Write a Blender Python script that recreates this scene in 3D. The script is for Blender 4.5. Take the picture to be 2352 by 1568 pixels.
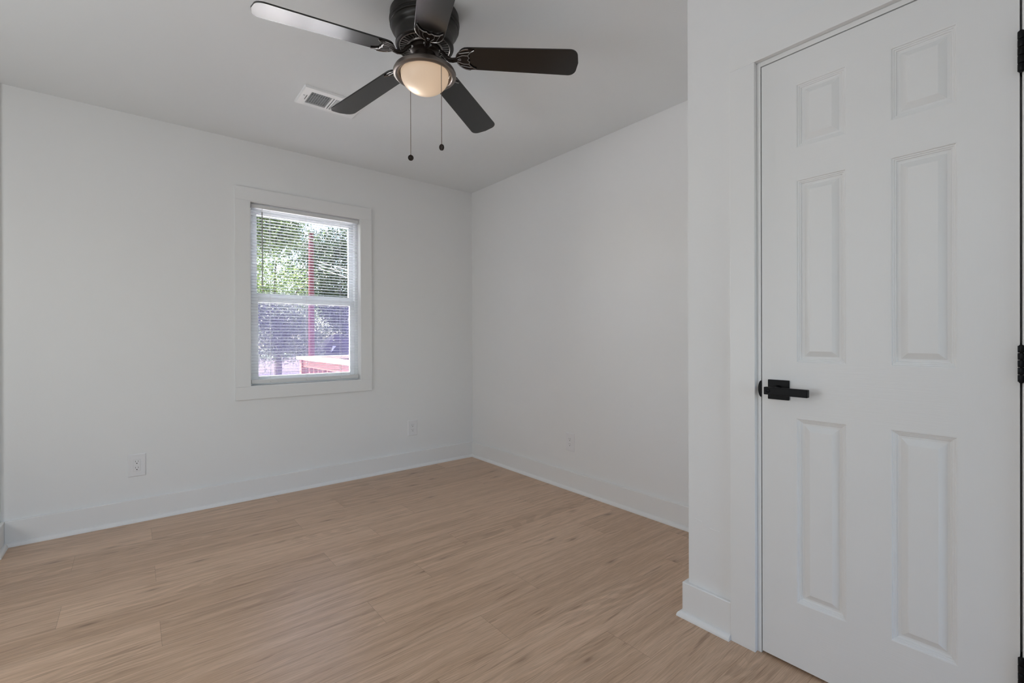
import bpy, bmesh, math, random
from mathutils import Vector, Matrix
from math import sin, cos, pi, radians

random.seed(7)
for o in list(bpy.data.objects):
    bpy.data.objects.remove(o)
S = bpy.context.scene
C = S.collection

# ------------------------------------------------------------------ camera
F_PX, YAW, PITCH, ROLL, CAM_H, PP_DY = 1069.46, 0.68257, -0.00234, -0.00322, 1.0929, -5.21
fw = Vector((sin(YAW) * cos(PITCH), cos(YAW) * cos(PITCH), sin(PITCH)))
r0 = Vector((cos(YAW), -sin(YAW), 0.0))
u0 = r0.cross(fw)
rr = r0 * cos(ROLL) + u0 * sin(ROLL)
uu = -r0 * sin(ROLL) + u0 * cos(ROLL)
cd = bpy.data.cameras.new('camera')
cd.sensor_fit = 'HORIZONTAL'
cd.sensor_width = 36.0
cd.lens = F_PX / 2352 * 36.0
cd.shift_y = PP_DY / 2352
cd.clip_start = 0.02
cd.clip_end = 400
cam = bpy.data.objects.new('camera', cd)
C.objects.link(cam)
cam.matrix_world = Matrix(((rr.x, uu.x, -fw.x, 0), (rr.y, uu.y, -fw.y, 0), (rr.z, uu.z, -fw.z, CAM_H), (0, 0, 0, 1)))
S.camera = cam

# ------------------------------------------------------------------ exposure, sky, sun, fill lamps
S.view_settings.view_transform = 'Standard'
S.view_settings.look = 'None'
S.view_settings.gamma = 1.0
S.view_settings.use_curve_mapping = False
S.view_settings.exposure = 0.10

w = bpy.data.worlds.new('sky')
S.world = w
w.use_nodes = True
wn = w.node_tree
sky = wn.nodes.new('ShaderNodeTexSky')
sky.sky_type = 'NISHITA'
sky.sun_disc = False
sky.sun_elevation = radians(50)
sky.sun_rotation = radians(-50)
sky.air_density = 1.0
sky.dust_density = 1.5
wn.links.new(sky.outputs[0], wn.nodes['Background'].inputs[0])
wn.nodes['Background'].inputs[1].default_value = 0.9

def lamp(name, kind, loc, rot, energy, color=(1, 1, 1), size=None, size_y=None, **kw):
    d = bpy.data.lights.new(name, kind)
    d.energy = energy
    d.color = color
    if kind == 'AREA':
        d.shape = 'RECTANGLE'
        d.size = size
        d.size_y = size_y
    for k, v in kw.items():
        setattr(d, k, v)
    o = bpy.data.objects.new(name, d)
    C.objects.link(o)
    o.location = loc
    o.rotation_euler = rot
    return o

def aim(direction):
    return Vector(direction).to_track_quat('-Z', 'Y').to_euler()

lamp('sun', 'SUN', (0, 0, 20), aim((0.5, -0.40, -0.77)), 72.0, (1.0, 0.96, 0.9), angle=radians(0.6))
# added area lamps that brighten the room from unseen openings behind and left
LIGHT_C = (0.93, 0.975, 1.0)
L_FRONT, L_LEFT, L_NEAR = 3.0, 18.0, 5.8
lamp('front_upward_fill', 'AREA', (0.55, -3.10, 1.00), aim((0, 1, 0.75)), L_FRONT, LIGHT_C, 1.9, 0.9)  # added lamp, tilted up to brighten the ceiling
lamp('left_fill', 'AREA', (-1.50, 1.85, 1.10), aim((1, -0.03, 0.32)), L_LEFT, LIGHT_C, 1.4, 1.3)
lamp('left_near_fill', 'AREA', (-1.05, 0.50, 1.85), aim((1, 0.12, 0.0)), L_NEAR, LIGHT_C, 0.9, 0.7)

# ------------------------------------------------------------------ helpers
class MB:
    def __init__(s):
        s.v, s.f, s.sm = [], [], []
    def add(s, vs, fs, smooth=False, M=None):
        b = len(s.v)
        for p in vs:
            p = Vector(p)
            s.v.append(M @ p if M else p)
        for f in fs:
            s.f.append([b + i for i in f])
            s.sm.append(smooth)
    def box(s, x0, x1, y0, y1, z0, z1, M=None):
        vs = [(x, y, z) for x in (x0, x1) for y in (y0, y1) for z in (z0, z1)]
        s.add(vs, [(0, 1, 3, 2), (4, 6, 7, 5), (0, 4, 5, 1), (2, 3, 7, 6), (0, 2, 6, 4), (1, 5, 7, 3)], False, M)
    def tube(s, pts, r, n=8, caps=True, M=None):
        pts = [Vector(p) for p in pts]
        rad = r if isinstance(r, (list, tuple)) else [r] * len(pts)
        vs, fs = [], []
        prev = None
        for i, p in enumerate(pts):
            t = (pts[min(i + 1, len(pts) - 1)] - pts[max(i - 1, 0)]).normalized()
            if prev is None:
                a = Vector((0, 0, 1)) if abs(t.z) < 0.9 else Vector((1, 0, 0))
                nrm = t.cross(a).normalized()
            else:
                nrm = (prev - t * prev.dot(t)).normalized()
            prev = nrm
            b = t.cross(nrm)
            for k in range(n):
                an = 2 * pi * k / n
                vs.append(p + (nrm * cos(an) + b * sin(an)) * rad[i])
        for i in range(len(pts) - 1):
            for k in range(n):
                k2 = (k + 1) % n
                fs.append((i * n + k, i * n + k2, (i + 1) * n + k2, (i + 1) * n + k))
        if caps:
            fs.append(tuple(reversed(range(n))))
            fs.append(tuple((len(pts) - 1) * n + k for k in range(n)))
        s.add(vs, fs, True, M)
    def lathe(s, prof, n=48, M=None, cap0=False, cap1=False):
        vs, fs = [], []
        for (r, z) in prof:
            for k in range(n):
                a = 2 * pi * k / n
                vs.append((r * cos(a), r * sin(a), z))
        for i in range(len(prof) - 1):
            for k in range(n):
                k2 = (k + 1) % n
                fs.append((i * n + k, i * n + k2, (i + 1) * n + k2, (i + 1) * n + k))
        if cap0: fs.append(tuple(range(n)))
        if cap1: fs.append(tuple(reversed([(len(prof) - 1) * n + k for k in range(n)])))
        s.add(vs, fs, True, M)
    def prism(s, outline, z0, z1, M=None):
        n = len(outline)
        vs = [(x, y, z0) for x, y in outline] + [(x, y, z1) for x, y in outline]
        fs = [tuple(reversed(range(n))), tuple(range(n, 2 * n))]
        fs += [(i, (i + 1) % n, n + (i + 1) % n, n + i) for i in range(n)]
        s.add(vs, fs, False, M)
    def sphere(s, c, r, n=6, m=4):
        vs = [(c[0], c[1], c[2] + r)]
        for i in range(1, m):
            t = pi * i / m
            for k in range(n):
                a = 2 * pi * k / n
                vs.append((c[0] + r * sin(t) * cos(a), c[1] + r * sin(t) * sin(a), c[2] + r * cos(t)))
        vs.append((c[0], c[1], c[2] - r))
        fs = [(0, 1 + k, 1 + (k + 1) % n) for k in range(n)]
        for i in range(m - 2):
            for k in range(n):
                k2 = (k + 1) % n
                fs.append((1 + i * n + k, 1 + (i + 1) * n + k, 1 + (i + 1) * n + k2, 1 + i * n + k2))
        L = len(vs) - 1
        b = 1 + (m - 2) * n
        fs += [(L, b + (k + 1) % n, b + k) for k in range(n)]
        s.add(vs, fs, True)
    def build(s, name, mat, parent=None, bevel=0.0, loc=None, seg=2):
        me = bpy.data.meshes.new(name)
        me.from_pydata([tuple(p) for p in s.v], [], s.f)
        me.polygons.foreach_set('use_smooth', s.sm)
        me.update()
        bm = bmesh.new()
        bm.from_mesh(me)
        bmesh.ops.recalc_face_normals(bm, faces=bm.faces)
        bm.to_mesh(me)
        bm.free()
        if any(s.sm): me.set_sharp_from_angle(angle=radians(38))
        o = bpy.data.objects.new(name, me)
        C.objects.link(o)
        if mat: me.materials.append(mat)
        if parent: o.parent = parent
        if loc: o.location = loc
        if any(s.sm) and not all(s.sm):
            pass
        if bevel > 0:
            b = o.modifiers.new('bevel', 'BEVEL')
            b.width = bevel
            b.segments = seg
            b.limit_method = 'ANGLE'
            b.angle_limit = radians(40)
        return o

def tag(o, label=None, cat=None, group=None, kind=None):
    if label: o['label'] = label
    if cat: o['category'] = cat
    if group: o['group'] = group
    if kind: o['kind'] = kind
    return o

def empty(name, loc=(0, 0, 0), rot=(0, 0, 0), label=None, cat=None, group=None, kind=None, parent=None):
    o = bpy.data.objects.new(name, None)
    C.objects.link(o)
    o.location = loc
    o.rotation_euler = rot
    o.empty_display_size = 0.1
    if parent: o.parent = parent
    return tag(o, label, cat, group, kind)

def struct(mb, name, mat, bevel=0.0):
    return tag(mb.build(name, mat, None, bevel), kind='structure')

def copy_tree(o, parent=None):
    c = o.copy()
    C.objects.link(c)
    if parent: c.parent = parent
    for ch in list(o.children):
        copy_tree(ch, c)
    return c

# ------------------------------------------------------------------ materials
def mat(name, color, rough=0.5, metal=0.0, spec=0.5, bump=None, **kw):
    m = bpy.data.materials.new(name)
    m.use_nodes = True
    nt = m.node_tree
    p = nt.nodes['Principled BSDF']
    p.inputs['Base Color'].default_value = (*color, 1)
    p.inputs['Roughness'].default_value = rough
    p.inputs['Metallic'].default_value = metal
    p.inputs['Specular IOR Level'].default_value = spec
    for k, v in kw.items():
        p.inputs[k.replace('_', ' ')].default_value = v
    if bump:
        scale, strength, dist = bump
        tc = nt.nodes.new('ShaderNodeTexCoord')
        mp = nt.nodes.new('ShaderNodeMapping')
        if isinstance(scale, (tuple, list)):
            mp.inputs['Scale'].default_value = scale
        else:
            mp.inputs['Scale'].default_value = (scale,) * 3
        n = nt.nodes.new('ShaderNodeTexNoise')
        n.inputs['Scale'].default_value = 1.0
        n.inputs['Detail'].default_value = 5
        b = nt.nodes.new('ShaderNodeBump')
        b.inputs['Strength'].default_value = strength
        b.inputs['Distance'].default_value = dist
        nt.links.new(tc.outputs['Object'], mp.inputs[0])
        nt.links.new(mp.outputs[0], n.inputs['Vector'])
        nt.links.new(n.outputs[0], b.inputs['Height'])
        nt.links.new(b.outputs[0], p.inputs['Normal'])
    return m

M = {}
M['wall'] = mat('wall_paint', (0.875, 0.87, 0.862), 0.6, spec=0.3, bump=(90, 0.12, 0.002))
M['ceiling'] = mat('ceiling_paint', (0.868, 0.885, 0.89), 0.8, spec=0.2, bump=(60, 0.12, 0.002))
M['trim'] = mat('trim_paint', (0.88, 0.873, 0.862), 0.35, spec=0.45)
M['plastic'] = mat('white_plastic', (0.86, 0.85, 0.855), 0.35)
M['vinyl'] = mat('window_vinyl', (0.90, 0.92, 0.92), 0.4)
M['slot'] = mat('dark_slot', (0.02, 0.02, 0.02), 0.7)
M['slot_grey'] = mat('slot_grey', (0.16, 0.16, 0.15), 0.7)
M['black'] = mat('black_hardware', (0.003, 0.003, 0.004), 0.45, spec=0.18)
M['hinge'] = mat('hinge_black', (0.004, 0.004, 0.005), 0.42, spec=0.2)
M['housing'] = mat('oil_rubbed_bronze', (0.018, 0.016, 0.014), 0.38, metal=0.35, spec=0.6, bump=(400, 0.06, 0.001))
M['bronze'] = mat('brown_bronze', (0.026, 0.017, 0.013), 0.32, metal=0.5, spec=0.6)
M['rim'] = mat('pale_bronze', (0.36, 0.34, 0.33), 0.25, metal=0.8)  # lighter metal for the iron ridges and screws
M['pewter'] = mat('brushed_pewter', (0.23, 0.20, 0.18), 0.33, metal=0.75)
M['chain'] = mat('chain_bronze', (0.17, 0.13, 0.10), 0.35, metal=0.8)
M['blade'] = mat('espresso_blade', (0.006, 0.005, 0.0045), 0.2, IOR=1.72)

def door_mat():
    m = mat('door_paint', (0.87, 0.865, 0.857), 0.4, spec=0.45)
    nt = m.node_tree
    p = nt.nodes['Principled BSDF']
    tc = nt.nodes.new('ShaderNodeTexCoord')
    # embossed grain: vertical on the stiles, horizontal on the rails
    outs = []
    for sc in ((1, 260, 7), (1, 9, 300)):
        mp = nt.nodes.new('ShaderNodeMapping')
        mp.inputs['Scale'].default_value = sc
        n = nt.nodes.new('ShaderNodeTexNoise')
        n.inputs['Scale'].default_value = 1.0
        n.inputs['Detail'].default_value = 2
        n.inputs['Distortion'].default_value = 0.4
        nt.links.new(tc.outputs['Object'], mp.inputs[0])
        nt.links.new(mp.outputs[0], n.inputs['Vector'])
        outs.append(n.outputs[0])
    sep = nt.nodes.new('ShaderNodeSeparateXYZ')
    nt.links.new(tc.outputs['Object'], sep.inputs[0])
    def band(lo, hi, sock):
        a = nt.nodes.new('ShaderNodeMath'); a.operation = 'GREATER_THAN'; a.inputs[1].default_value = lo
        b = nt.nodes.new('ShaderNodeMath'); b.operation = 'LESS_THAN'; b.inputs[1].default_value = hi
        c = nt.nodes.new('ShaderNodeMath'); c.operation = 'MULTIPLY'
        nt.links.new(sock, a.inputs[0]); nt.links.new(sock, b.inputs[0])
        nt.links.new(a.outputs[0], c.inputs[0]); nt.links.new(b.outputs[0], c.inputs[1])
        return c.outputs[0]
    iny = band(0.2113, 0.597, sep.outputs['Y'])
    tot = None
    for lo, hi in ((0.0, 0.2215), (0.827, 1.0085), (1.607, 1.712), (1.920, 2.1)):
        z = band(lo, hi, sep.outputs['Z'])
        if tot is None: tot = z
        else:
            a = nt.nodes.new('ShaderNodeMath'); a.operation = 'ADD'
            nt.links.new(tot, a.inputs[0]); nt.links.new(z, a.inputs[1]); tot = a.outputs[0]
    mm = nt.nodes.new('ShaderNodeMath'); mm.operation = 'MULTIPLY'
    nt.links.new(iny, mm.inputs[0]); nt.links.new(tot, mm.inputs[1])
    mx = nt.nodes.new('ShaderNodeMix')
    nt.links.new(mm.outputs[0], mx.inputs[0])
    nt.links.new(outs[0], mx.inputs[2]); nt.links.new(outs[1], mx.inputs[3])
    b = nt.nodes.new('ShaderNodeBump')
    b.inputs['Strength'].default_value = 0.16
    b.inputs['Distance'].default_value = 0.0015
    nt.links.new(mx.outputs[0], b.inputs['Height'])
    nt.links.new(b.outputs[0], p.inputs['Normal'])
    return m
M['door'] = door_mat()

def floor_mat():
    m = bpy.data.materials.new('oak_plank_floor')
    m.use_nodes = True
    nt = m.node_tree
    p = nt.nodes['Principled BSDF']
    L = nt.links.new
    def math_(op, a, b=None, c=None):
        n = nt.nodes.new('ShaderNodeMath'); n.operation = op
        for i, x in enumerate((a, b, c)):
            if x is None: continue
            if isinstance(x, (int, float)): n.inputs[i].default_value = x
            else: L(x, n.inputs[i])
        return n.outputs[0]
    def comb(x, y, z):
        n = nt.nodes.new('ShaderNodeCombineXYZ')
        for i, v in enumerate((x, y, z)):
            if isinstance(v, (int, float)): n.inputs[i].default_value = v
            else: L(v, n.inputs[i])
        return n.outputs[0]
    def noise(vec, detail=4, rough=0.55, dist=0.0):
        n = nt.nodes.new('ShaderNodeTexNoise')
        n.inputs['Scale'].default_value = 1.0
        n.inputs['Detail'].default_value = detail
        n.inputs['Roughness'].default_value = rough
        n.inputs['Distortion'].default_value = dist
        L(vec, n.inputs['Vector'])
        return n.outputs[0]
    def ramp(f, stops):
        n = nt.nodes.new('ShaderNodeValToRGB')
        e = n.color_ramp.elements
        while len(e) < len(stops): e.new(0.5)
        for i, (pos, col) in enumerate(stops):
            e[i].position = pos
            e[i].color = (*col, 1) if len(col) == 3 else col
        L(f, n.inputs[0])
        return n.outputs[0]
    def mix(kind, f, a, b):
        n = nt.nodes.new('ShaderNodeMix'); n.data_type = 'RGBA'; n.blend_type = kind
        if isinstance(f, (int, float)): n.inputs[0].default_value = f
        else: L(f, n.inputs[0])
        for i, v in ((6, a), (7, b)):
            if isinstance(v, tuple): n.inputs[i].default_value = (*v, 1)
            else: L(v, n.inputs[i])
        return n.outputs[2]
    tc = nt.nodes.new('ShaderNodeTexCoord')
    sp = nt.nodes.new('ShaderNodeSeparateXYZ')
    L(tc.outputs['Object'], sp.inputs[0])
    X, Y = sp.outputs[0], sp.outputs[1]
    W, LEN = 0.19, 1.29
    yy = math_('DIVIDE', math_('SUBTRACT', Y, 1.693), W)
    row = math_('FLOOR', yy)
    m3 = math_('FLOORED_MODULO', row, 3.0)
    is1 = math_('COMPARE', m3, 1.0, 0.1)
    is2 = math_('COMPARE', m3, 2.0, 0.1)
    off = math_('ADD', math_('ADD', 0.75, math_('MULTIPLY', is1, 0.307)), math_('MULTIPLY', is2, -0.675))
    xx = math_('DIVIDE', math_('SUBTRACT', X, off), LEN)
    col = math_('FLOOR', xx)
    wnz = nt.nodes.new('ShaderNodeTexWhiteNoise'); wnz.noise_dimensions = '2D'
    L(comb(row, col, 0), wnz.inputs['Vector'])
    ID = wnz.outputs['Value']
    sid = math_('MULTIPLY', ID, 37.0)
    # long soft streaks, fine grain, cathedral figure
    warp = noise(comb(math_('ADD', math_('MULTIPLY', X, 2.2), sid), math_('MULTIPLY', Y, 7.0), sid), 2)
    yw = math_('ADD', Y, math_('MULTIPLY', math_('SUBTRACT', warp, 0.5), 0.055))
    streak = noise(comb(math_('ADD', math_('MULTIPLY', X, 1.1), sid), math_('MULTIPLY', yw, 38.0), sid), 6, 0.65)
    grain = noise(comb(math_('ADD', math_('MULTIPLY', X, 11.0), sid), math_('MULTIPLY', yw, 330.0), sid), 4, 0.65)
    fig = noise(comb(math_('ADD', math_('MULTIPLY', X, 0.9), sid), math_('MULTIPLY', Y, 5.0), sid), 1)
    rings = math_('SINE', math_('MULTIPLY', math_('ADD', math_('MULTIPLY', fig, 1.0), math_('MULTIPLY', streak, 0.05)), 120.0))
    figmask = ramp(noise(comb(math_('ADD', math_('MULTIPLY', X, 1.3), sid), math_('MULTIPLY', Y, 4.0), math_('ADD', sid, 9.0)), 1), [(0.5, (0, 0, 0)), (0.64, (1, 1, 1))])
    c = ramp(streak, [(0.22, (0.53, 0.352, 0.228)), (0.45, (0.645, 0.44, 0.295)), (0.58, (0.725, 0.51, 0.355)), (0.8, (0.775, 0.56, 0.395))])
    c = mix('MULTIPLY', 0.75, c, ramp(grain, [(0.32, (0.66, 0.63, 0.60)), (0.6, (1, 1, 1))]))
    ringc = ramp(rings, [(0.0, (0.74, 0.71, 0.68)), (0.45, (1, 1, 1))])
    rm = nt.nodes.new('ShaderNodeMix'); rm.data_type = 'RGBA'; rm.blend_type = 'MULTIPLY'
    L(math_('MULTIPLY', figmask, 0.55), rm.inputs[0]); L(c, rm.inputs[6]); L(ringc, rm.inputs[7])
    c = rm.outputs[2]
    # plank to plank tone
    c = mix('MULTIPLY', 1.0, c, ramp(ID, [(0.0, (0.90, 0.885, 0.87)), (1.0, (1.04, 1.04, 1.04))]))
    # dark mineral streaks and knots
    ms = noise(comb(math_('ADD', math_('MULTIPLY', X, 4.5), sid), math_('MULTIPLY', yw, 62.0), math_('ADD', sid, 3.0)), 3, 0.5)
    msk = ramp(ms, [(0.62, (0, 0, 0)), (0.70, (1, 1, 1))])
    c = mix('MULTIPLY', math_('MULTIPLY', msk, 0.5), c, (0.50, 0.44, 0.40))
    vo = nt.nodes.new('ShaderNodeTexVoronoi'); vo.inputs['Scale'].default_value = 1.0
    L(comb(math_('ADD', math_('MULTIPLY', X, 2.6), sid), math_('MULTIPLY', yw, 8.5), 0.0), vo.inputs['Vector'])
    kn = ramp(vo.outputs['Distance'], [(0.03, (1, 1, 1)), (0.08, (0.40, 0.40, 0.40)), (0.18, (0, 0, 0))])
    c = mix('MULTIPLY', math_('MULTIPLY', kn, 0.7), c, (0.32, 0.26, 0.22))
    # seams between planks
    fy = math_('FRACT', yy)
    dy = math_('MULTIPLY', math_('MINIMUM', fy, math_('SUBTRACT', 1.0, fy)), W)
    fx = math_('FRACT', xx)
    dx = math_('MULTIPLY', math_('MINIMUM', fx, math_('SUBTRACT', 1.0, fx)), LEN)
    seam = math_('LESS_THAN', math_('MINIMUM', dy, dx), 0.0008)
    c = mix('MULTIPLY', math_('MULTIPLY', seam, 0.5), c, (0.35, 0.30, 0.26))
    L(c, p.inputs['Base Color'])
    p.inputs['Roughness'].default_value = 0.34
    p.inputs['Specular IOR Level'].default_value = 0.5
    b = nt.nodes.new('ShaderNodeBump')
    b.inputs['Strength'].default_value = 0.12
    b.inputs['Distance'].default_value = 0.001
    L(math_('SUBTRACT', grain, seam), b.inputs['Height'])
    L(b.outputs[0], p.inputs['Normal'])
    return m
M['floor'] = floor_mat()

def thin_mat(name, color, alpha, gloss=0.0, rough=0.05, transl=None):
    """thin sheet: part of it lets light straight through, the rest scatters or mirrors it"""
    m = bpy.data.materials.new(name)
    m.use_nodes = True
    nt = m.node_tree
    nt.nodes.clear()
    out = nt.nodes.new('ShaderNodeOutputMaterial')
    tr = nt.nodes.new('ShaderNodeBsdfTransparent')
    mx = nt.nodes.new('ShaderNodeMixShader')
    if gloss:
        g = nt.nodes.new('ShaderNodeBsdfGlossy')
        g.inputs['Roughness'].default_value = rough
        g.inputs['Color'].default_value = (*color, 1)
        fr = nt.nodes.new('ShaderNodeFresnel')
        fr.inputs[0].default_value = 1.45
        nt.links.new(fr.outputs[0], mx.inputs[0])
        nt.links.new(tr.outputs[0], mx.inputs[1])
        nt.links.new(g.outputs[0], mx.inputs[2])
    else:
        d = nt.nodes.new('ShaderNodeBsdfDiffuse')
        d.inputs['Color'].default_value = (*color, 1)
        t = nt.nodes.new('ShaderNodeBsdfTranslucent')
        t.inputs['Color'].default_value = (*(transl or color), 1)
        m2 = nt.nodes.new('ShaderNodeMixShader')
        m2.inputs[0].default_value = 0.5
        nt.links.new(d.outputs[0], m2.inputs[1])
        nt.links.new(t.outputs[0], m2.inputs[2])
        mx.inputs[0].default_value = alpha
        nt.links.new(tr.outputs[0], mx.inputs[1])
        nt.links.new(m2.outputs[0], mx.inputs[2])
    nt.links.new(mx.outputs[0], out.inputs[0])
    return m
M['glass'] = thin_mat('window_glass', (1, 1, 1), 1, gloss=1, rough=0.0)
M['screen'] = thin_mat('insect_screen', (0.07, 0.065, 0.15), 0.12)
M['slat'] = thin_mat('blind_slat', (0.88, 0.88, 0.89), 1.0, transl=(0.80, 0.80, 0.82))
M['blind_rail'] = mat('blind_rail', (0.74, 0.74, 0.73), 0.4)
M['wand'] = mat('tilt_wand', (0.33, 0.31, 0.30), 0.2)
M['cord'] = mat('blind_cord', (0.8, 0.79, 0.8), 0.7)

# ------------------------------------------------------------------ room shell
XL, XR, YB, YF, H = -0.547, 2.4473, 3.5984, -3.20, 2.44
XC = 1.686            # face of the closet wall
YC = 0.9795           # end of the closet wall
T = 0.12
m = MB(); m.box(XL - 3.0, XR + T, YF - T, YB + T, -0.15, 0.0); struct(m, 'floor', M['floor'])
m = MB(); m.box(XL - 3.0, XR + T, YF - T, YB + T, H, H + 0.2); struct(m, 'ceiling', M['ceiling'])
WX0, WX1, WZ0, WZ1 = 0.6095, 1.3945, 0.7605, 2.0385   # rough opening of the window
m = MB()
m.box(XL - T, WX0, YB, YB + T, 0, H); m.box(WX1, XR + T, YB, YB + T, 0, H)
m.box(WX0, WX1, YB, YB + T, 0, WZ0); m.box(WX0, WX1, YB, YB + T, WZ1, H)
struct(m, 'wall_back', M['wall'])
m = MB(); m.box(XR, XR + T, YF - T, YB, 0, H); struct(m, 'wall_right', M['wall'])
# left wall, with an unseen gap added to let the fill lamps in
m = MB()
m.box(XL - T, XL, 3.577, YB, 0, H); m.box(XL - T, XL, YF - T, 0.10, 0, H)
struct(m, 'wall_left', M['wall'])
m = MB()  # unseen walls added to keep the sun out of the left gap
m.box(-3.547, -3.40, YF, YB + 0.1, 0, H); m.box(-3.40, XL - T, YB, YB + 0.1, 0, H); m.box(-3.40, XL - T, -0.9, -0.8, 0, H)
struct(m, 'sun_block_wall', M['wall'])
# wall behind the camera with an unseen wide window added to let light in
m = MB()
m.box(XL - T, -0.45, YF - T, YF, 0, H); m.box(1.55, XR, YF - T, YF, 0, H)
m.box(-0.45, 1.55, YF - T, YF, 0, 0.55); m.box(-0.45, 1.55, YF - T, YF, 2.15, H)
struct(m, 'wall_front', M['wall'])
m = MB()
m.box(-0.45, -0.40, YF - 0.09, YF - 0.03, 0.55, 2.15); m.box(1.50, 1.55, YF - 0.09, YF - 0.03, 0.55, 2.15)
m.box(-0.40, 1.50, YF - 0.09, YF - 0.03, 0.55, 0.60); m.box(-0.40, 1.50, YF - 0.09, YF - 0.03, 2.10, 2.15)
m.box(0.53, 0.57, YF - 0.09, YF - 0.03, 0.60, 2.10)
struct(m, 'added_window', M['vinyl'])
# closet: front wall with door opening, side wall
DY0, DY1, DZ1 = 0.0962, 0.7075, 2.0275
m = MB()
m.box(XC, XC + 0.10, DY1 + 0.016, YC, 0, H)
m.box(XC, XC + 0.10, YF, DY0 - 0.016, 0, H)
m.box(XC, XC + 0.10, DY0 - 0.016, DY1 + 0.016, DZ1 + 0.016, H)
m.box(XC + 0.10, XR, YC - 0.10, YC, 0, H)
# dried paint runs on the end of the closet wall
m.tube([(XC, 0.9519, 0.3928), (XC, 0.944, 0.3912), (XC, 0.9252, 0.3880)], 0.0011, 6)
m.tube([(XC, 0.8940, 0.3735), (XC, 0.880, 0.3705), (XC, 0.8569, 0.3712)], 0.0011, 6)
struct(m, 'wall_closet', M['wall'])

# baseboards with shoe moulding
def base(name, boards, shoes):
    m = MB()
    for b in boards: m.box(*b)
    o = struct(m, name, M['trim'], 0.0025)
    m = MB()
    for (p0, p1, nx, ny) in shoes:
        # quarter round swept between two floor points, bulging along (nx, ny)
        prof = [(0, 0)] + [(0.017 * cos(a), 0.021 * sin(a)) for a in [i * pi / 16 for i in range(9)]]
        vs, fs = [], []
        for (px, py, k) in ((*p0, p0[2] if len(p0) > 2 else 0),) if False else ():
            pass
        n = len(prof)
        for q, e in ((p0, 0), (p1, 1)):
            for (d, z) in prof:
                # mitre: shift along the run by d * mitre factor
                mit = q[2] * d
                tx, ty = (p1[0] - p0[0]), (p1[1] - p0[1])
                l = math.hypot(tx, ty)
                vs.append((q[0] + nx * d + tx / l * mit, q[1] + ny * d + ty / l * mit, z))
        for i in range(n):
            j = (i + 1) % n
            fs.append((i, j, n + j, n + i))
        fs.append(tuple(range(n))); fs.append(tuple(range(2 * n - 1, n - 1, -1)))
        m.add(vs, fs)
    m.build('shoe_moulding', M['trim'], o)
    return o
BT, BH = 0.0155, 0.134
base('baseboard_back', [(XL + BT, XR - BT, YB - BT, YB, 0, BH)],
     [((XL + BT, YB - BT, 1), (XR - BT, YB - BT, -1), 0, -1)])
base('baseboard_right', [(XR - BT, XR, YC + BT, YB, 0, BH)],
     [((XR - BT, YB - BT, 1), (XR - BT, YC + BT, 0), -1, 0)])
base('baseboard_left', [(XL, XL + BT, 3.40, YB, 0, BH)],
     [((XL + BT, YB - BT, 1), (XL + BT, 3.40, 0), 1, 0)])
CASL = 0.8065   # outer edge of the door casing
base('baseboard_closet', [(XC - BT, XC, CASL, YC + BT + 0.004, 0, BH), (XC, XR - BT, YC, YC + BT + 0.004, 0, BH)],
     [((XC - BT, CASL, 0), (XC - BT, YC + BT + 0.004, 1), -1, 0), ((XC - BT, YC + BT + 0.004, -1), (XR - BT, YC + BT + 0.004, 0), 0, 1)])

# ------------------------------------------------------------------ window trim and window
CY = YB - 0.018
m = MB()
m.box(0.5285, 0.6187, CY, YB, 0.7685, 2.0330); m.box(1.3850, 1.4740, CY, YB, 0.7685, 2.0330)
m.box(0.5285, 1.4740, CY - 0.0008, YB, 2.0334, 2.1215); m.box(0.5285, 1.4740, CY - 0.0005, YB, 0.6815, 0.7681)
tr = struct(m, 'trim_1', M['wall'], 0.0008)
m = MB()   # jamb liner boards inside the opening
m.box(WX0 + 0.002, 0.6215, CY + 0.004, YB + T, 0.7725, 2.0275); m.box(1.3825, WX1 - 0.002, CY + 0.004, YB + T, 0.7725, 2.0275)
m.box(WX0 + 0.002, WX1 - 0.002, CY + 0.004, YB + T, WZ0 + 0.002, 0.7725); m.box(WX0 + 0.002, WX1 - 0.002, CY + 0.004, YB + T, 2.0275, WZ1 - 0.002)
m.build('window_jamb', M['trim'], tr)

win = empty('window_1', (1.0, YB + 0.08, 0.77), kind='structure')
def wpart(mb, name, mt, bevel=0.0, parent=None):
    o = mb.build(name, mt, None, bevel)
    o.parent = parent or win
    o.matrix_parent_inverse = Matrix.Translation(-Vector((1.0, YB + 0.08, 0.77)))
    return o
IX0, IX1, IZ0, IZ1 = 0.6215, 1.3825, 0.7725, 2.0275
def ring(mb, x0, x1, z0, z1, y0, y1, l, r_, b, t):
    mb.box(x0, x0 + l, y0, y1, z0, z1); mb.box(x1 - r_, x1, y0, y1, z0, z1)
    mb.box(x0 + l, x1 - r_, y0, y1, z0, z0 + b); mb.box(x0 + l, x1 - r_, y0, y1, z1 - t, z1)
m = MB(); ring(m, IX0, IX1, IZ0, IZ1, YB + 0.045, YB + 0.115, 0.022, 0.022, 0.028, 0.022)
wpart(m, 'window_frame', M['vinyl'], 0.002)
UY = YB + 0.085   # upper sash outside, lower sash inside
m = MB(); ring(m, IX0 + 0.022, IX1 - 0.022, 1.378, IZ1 - 0.022, UY, UY + 0.025, 0.034, 0.034, 0.040, 0.036)
us = wpart(m, 'upper_sash', M['vinyl'], 0.002)
m = MB(); m.box(IX0 + 0.05, IX1 - 0.05, UY + 0.010, UY + 0.014, 1.41, IZ1 - 0.05)
o = m.build('upper_pane', M['glass'], us)
m = MB(); ring(m, IX0 + 0.022, IX1 - 0.022, IZ0 + 0.022, 1.392, UY - 0.031, UY - 0.004, 0.036, 0.036, 0.036, 0.042)
m.box(IX0 + 0.06, IX1 - 0.06, UY - 0.037, UY - 0.031, 1.366, 1.372)
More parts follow.
